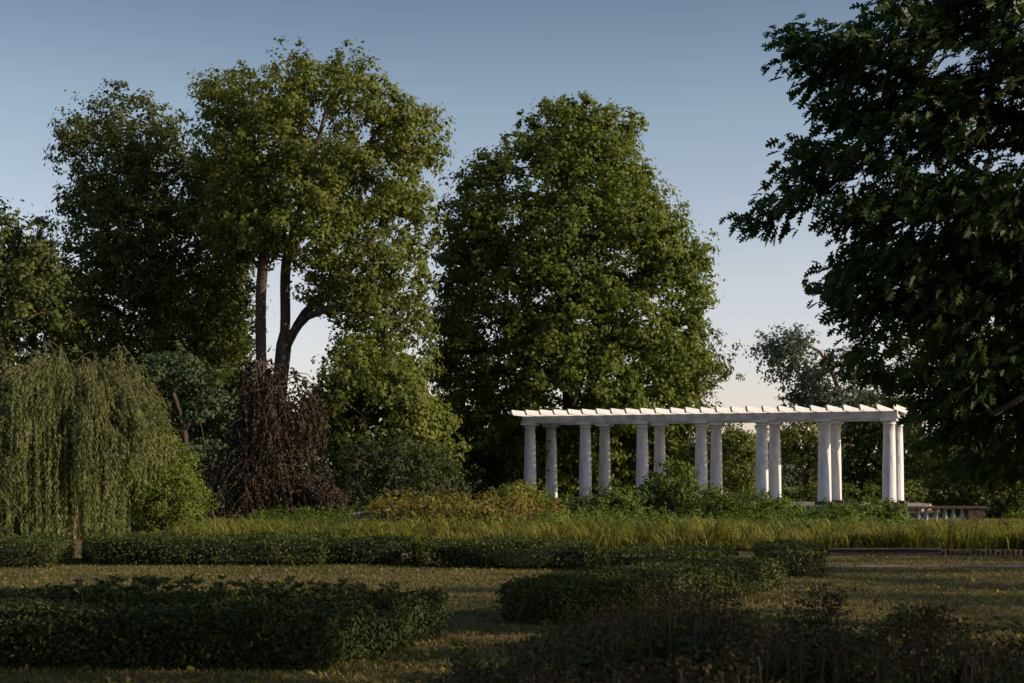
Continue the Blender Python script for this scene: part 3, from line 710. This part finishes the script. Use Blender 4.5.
# ------------------------------------------------------------- weeping trees
def weeping(name, label, cat, base, arches, leafmat, twigmat, leaf, asp, per, step, R, brk=.22):
    """arches: list of polylines for the branches; strands hang from them: (points) each strand polyline given too"""
    root = empty(name, tuple(base)); tag(root, label, cat)
    segs = [[], [], [], []]; LC = []; LU = []
    def line(pts, r0, r1):
        n = len(pts)-1
        for q in range(n):
            a = r0+(r1-r0)*q/n; b = r0+(r1-r0)*(q+1)/n
            segs[0].append(pts[q]); segs[1].append(pts[q+1]); segs[2].append(a); segs[3].append(b)
    trunk, branches, strands = arches
    line(smooth_line(trunk, .3), R, R*.5)
    for b in branches: line(smooth_line(b, .25), R*brk, .006)
    for s_ in strands:
        A = np.array(smooth_line(s_, .16)); line(A, .005, .002)
        L = np.linalg.norm(A[-1]-A[0]); n = max(3, int(L*per))
        f = rng.random(n)*(len(A)-1.001); i = f.astype(int); t = (f-i)[:, None]
        pos = A[i]*(1-t)+A[i+1]*t; dd = nrm(A[i+1]-A[i])
        out = nrm(rng.normal(size=(n, 3))*[1, 1, .4]); dr = nrm(dd*.75+out*.6+np.array([0, 0, -.25]))
        LC.append(pos+dr*leaf*.5); LU.append(dr)
    sg = [np.array(x) for x in segs]; V, Fc = tubes(sg, 5); mesh_np('branches', V, [Fc], M[twigmat], root, smooth=True)
    C = np.concatenate(LC); U = np.concatenate(LU); N_ = nrm(np.cross(U, rng.normal(size=U.shape)))
    V, Fc = leaf_quads(C, leaf, N_, asp, U); mesh_np('foliage', V, [Fc], M[leafmat], root)
    return root
def willow():
    Y = 31; bx = (70-512)/F*Y; z0 = float(ground_h(bx, Y)); base = np.array([bx, Y, z0])
    trunk = [base, base+[.1, 0, 1.2], base+[-.1, .1, 2.4]]
    br = []; st = []
    for k in range(240):
        a = random.uniform(0, 2*PI); Rr = 2.35*random.uniform(.15, 1)**.6
        if math.cos(a) < 0: Rr *= 1.25
        pk = 4.9-.75*(Rr/2.5)**2-random.random()**1.3*1.9+.25*math.sin(a*3+1)
        if math.cos(a) < 0: pk -= 1.0*abs(math.cos(a))*Rr/2.4
        dirv = np.array([math.cos(a), math.sin(a), 0])
        c = base+[-.1, .1, 0]
        p0 = c+[0, 0, random.uniform(1.6, 2.4)]; p1 = c+dirv*Rr*.45+[0, 0, pk*.86]; p2 = c+dirv*Rr*.8+[0, 0, pk]; p3 = c+dirv*Rr*1.05+[0, 0, pk-random.uniform(.25, .7)]; p1 = p1+rng.normal(size=3)*.12; p2 = p2+rng.normal(size=3)*.12
        br.append([p0, p1, p2, p3]); A = smooth_line([p1, p2, p3], .1)
        for q in range(random.choice((4, 7, 12))):
            s0 = np.array(A[random.randrange(len(A)//4, len(A))])+rng.normal(size=3)*[.10, .10, .04]
            out = nrm((s0-c)*[1, 1, 0]); zend = max(z0+.05+random.random()**2*1.5, 0)
            if random.random() < .5: zend = s0[2]-random.uniform(.4, 2.2)
            if math.cos(a) > .35 and Rr > 1.55: zend = max(zend, s0[2]-random.uniform(.5, 1.7))
            zend = max(zend, z0+.05); o_ = random.uniform(.05, .22); sw = rng.normal(size=3)*[.06, .06, 0]
            st.append([s0, s0+out*o_*.8+[0, 0, -.18], s0+out*o_*1.3+sw+[0, 0, -(s0[2]-zend)*.55], np.array([*(s0+out*o_*1.25+sw*1.5)[:2], zend])])
    return weeping('willow_tree', 'weeping willow with long pale green hanging strands at left', 'tree', base, (trunk, br, st), 'willow', 'willowtwig', .115, .22, 40, .16, .17, .13)
willow().scale = (.86, .86, .86)
def copper():
    Y = 42; bx = (262-512)/F*Y; z0 = float(ground_h(bx, Y)); base = np.array([bx, Y, z0])
    top = 4.75; trunk = [base, base+[.05, 0, 1.8], base+[-.15, .1, 3.4], base+[.05, 0, top-.3]]
    br = []; st = []; W = {0: 2.0, 1: 1.75, 2: 1.6, 3: 1.35, 4: .75, 5: .45}
    for k in range(92):
        a = random.uniform(0, 2*PI); z = random.uniform(.8, top); dirv = np.array([math.cos(a), math.sin(a), 0])
        wmax = np.interp(z, [0, 1, 2.2, 3, 3.66, 4.4, 4.9], [1.7, 1.6, 1.3, .85, .55, .28, .16]); Rr = wmax*random.uniform(.25, 1.1)*(1+.25*math.sin(a*4+z*2.2))
        if 3.0 < z < 4.5 and random.random() < .25: a = random.uniform(-.5, .5); Rr = random.uniform(.8, 1.75); dirv = np.array([math.cos(a), math.sin(a), 0])
        c = base+[0, 0, 0]; p0 = c+[0, 0, max(.4, z-.7)]; p1 = c+dirv*Rr*.5+[0, 0, z-.05]; p2 = c+dirv*Rr*.85+[0, 0, z]; p3 = c+dirv*Rr+[0, 0, z-.35]
        br.append([p0, p1, p2, p3]); A = smooth_line([p1, p2, p3], .1)
        for q in range(random.choice((3, 5, 9))):
            s0 = np.array(A[random.randrange(0, len(A))])+rng.normal(size=3)*[.16, .16, .08]
            out = nrm((s0-c)*[1, 1, 0]); ln = random.uniform(.5, 2.2); zend = max(z0+.05, s0[2]-ln); o_ = random.uniform(.1, .4)
            sw = rng.normal(size=3)*[.2, .2, 0]
            st.append([s0, s0+out*o_*.7+[0, 0, -.12], s0+out*o_+sw+[0, 0, -(s0[2]-zend)*.5], np.array([*(s0+out*o_*1.2+sw*1.8)[:2], zend])])
    for k in range(46):      # low skirt running right along the ground
        a = random.uniform(-.5, .5); Rr = random.uniform(1.2, 2.35); dirv = np.array([math.cos(a), math.sin(a), 0])
        p0 = base+[0, 0, .6]; p1 = base+dirv*Rr*.6+[0, 0, 1.0]; p2 = base+dirv*Rr+[0, 0, .7]; br.append([p0, p1, p2]); A = smooth_line([p1, p2], .1)
        for q in range(9):
            s0 = np.array(A[random.randrange(0, len(A))])+rng.normal(size=3)*.12
            st.append([s0, s0+[.15, 0, -.1], s0+[.2, 0, -.5+.2*random.random()]])
    return weeping('weeping_beech', 'dark copper leaved weeping beech draped in front of the two trunks', 'tree', base, (trunk, br, st), 'copper', 'twig', .10, .7, 24, .16, .13)
copper()

# ------------------------------------------------------------- near oak, branches reaching in from the right
def oak_leaf_template():
    half = [(0, 0), (.12, .05), (.20, .21), (.29, .20), (.30, .09), (.36, .10), (.46, .35), (.57, .32), (.53, .11), (.60, .11), (.71, .32), (.80, .27), (.75, .11), (.82, .10), (.91, .17), (.92, .07), (1.0, 0)]
    n = len(half)
    up = [(x, y, .18*y-.25*x*x) for x, y in half]; dn = [(x, -y, .18*y-.25*x*x) for x, y in half[1:-1]]
    V = np.array(up+dn)
    f1 = list(range(n))
    f2 = [0]+[n+i for i in range(n-2)]+[n-1]
    return V, f1, f2[::-1]
def oak():
    outline = [(905, -60), (900, -10), (870, 20), (845, 12), (810, 10), (762, 14), (762, 40), (784, 62), (797, 100), (812, 125), (784, 130), (793, 165), (784, 188), (756, 204), (730, 222), (728, 248), (750, 246), (775, 240), (800, 228),
               (826, 240), (808, 262), (836, 262), (808, 290), (802, 308), (822, 322), (838, 345), (826, 368), (812, 396), (826, 404), (852, 388), (892, 378), (916, 400), (904, 424), (898, 440), (930, 448), (950, 470), (1000, 478), (1120, 480), (1260, 440), (1330, 200), (1320, -160), (1200, -300), (1000, -250)]
    Y = 13.5; T = crown_targets(outline, Y, 800, .34, .25, .11, voids=False, boughs=.83, mgp=1.1)
    bx, by = 7.6, 13.8
    root = empty('oak_tree', (bx, by, 0)); tag(root, 'near oak with lobed leaves, dark branches reaching in from the upper right', 'tree')
    stems = [[(bx, by, -.05), (bx+.1, by, 2), (bx-.1, by, 4), (bx, by, 7)],
             [(bx, by, 2.6), (6.2, 13.6, 3.4), (4.8, 13.3, 3.7), (3.6, 13.2, 3.6)],
             [(bx, by, 3.4), (6.3, 14, 4.6), (4.6, 13.8, 5.1), (3.3, 13.6, 5.6)],
             [(bx, by, 2.2), (6.4, 13.2, 2.7), (5.3, 13.0, 2.6), (4.4, 13.0, 2.1)]]
    segs = grow(stems, T, .24, rtip=.0035, wig=.14, back=.25)
    V, Fc = tubes(segs, 6); mesh_np('trunk', V, [Fc], M['bark'], root, smooth=True)
    tmpl, f1, f2 = oak_leaf_template(); nt_ = len(tmpl)
    per = 46; n = len(T)*per
    out = nrm((T-np.array([bx, by, 4.2]))*[1, 1, .6])
    out = np.repeat(out, per, 0); 
    C = np.repeat(T, per, 0)+np.clip(rng.normal(size=(n, 3)), -1.7, 1.7)*[.14, .14, .065]
    U = nrm(out*.9+rng.normal(size=(n, 3))*.5+np.array([0, 0, -.6]))
    N_ = nrm(np.array([0, 0, 1.])+rng.normal(size=(n, 3))*.55); Wd = nrm(np.cross(N_, U)); N_ = np.cross(U, Wd)
    s = (.128*(1+.3*(rng.random(n)*2-1)))[:, None, None]
    V = C[:, None]+(U[:, None]*tmpl[None, :, 0:1]+Wd[:, None]*tmpl[None, :, 1:2]*1.0+N_[:, None]*tmpl[None, :, 2:3])*s
    b = (np.arange(n)*nt_)[:, None]
    mesh_np('crown', V.reshape(-1, 3), [b+np.array(f1)[None], b+np.array(f2)[None]], M['oak'], root)
oak()

# ------------------------------------------------------------- park trees outside the view that shade the lawn
def shade_tree(label, x, y, top, rad, n=150, bot=2.2):
    T = []
    while len(T) < n:
        p = rng.uniform(-1, 1, 3)
        if np.linalg.norm(p) > 1 or (p[2] < -.85): continue
        T.append((x+p[0]*rad, y+p[1]*rad, (top+bot)/2+p[2]*(top-bot)/2))
    T = np.array(T); root = empty('park_tree', (x, y, 0)); tag(root, label, 'tree', 'park trees around the viewer shading the lawn')
    segs = grow([[(x, y, -.05), (x+.1, y, bot), (x, y+.1, (top+bot)/2), (x, y, top*.85)]], T, .3); V, Fc = tubes(segs, 6)
    mesh_np('trunk', V, [Fc], M['bark'], root, smooth=True)
    V, Fc = clump_leaves(T, .85, 5, 14, .30); mesh_np('crown', V, [Fc], M['deep'], root)
for lab, x, y, top, rad, n in (
    ('shade tree to the right of the lawn, outside the picture, nearest', 17, 6, 13, 4.6, 52),
    ('shade tree to the right of the lawn, outside the picture, second', 33, 9, 16, 5.5, 60),
    ('shade tree to the right of the lawn, outside the picture, farthest', 31, 17.5, 12.5, 4.2, 42),
    ('shade tree behind the viewer on the left', -8, -5, 13, 6.0, 110),
    ('shade tree behind the viewer on the right', 5, -7, 14, 6.5, 130),
    ('shade tree beside the viewer on the right', 11.5, 2.5, 12, 5.0, 90)):
    shade_tree(lab, x, y, top, rad, n)
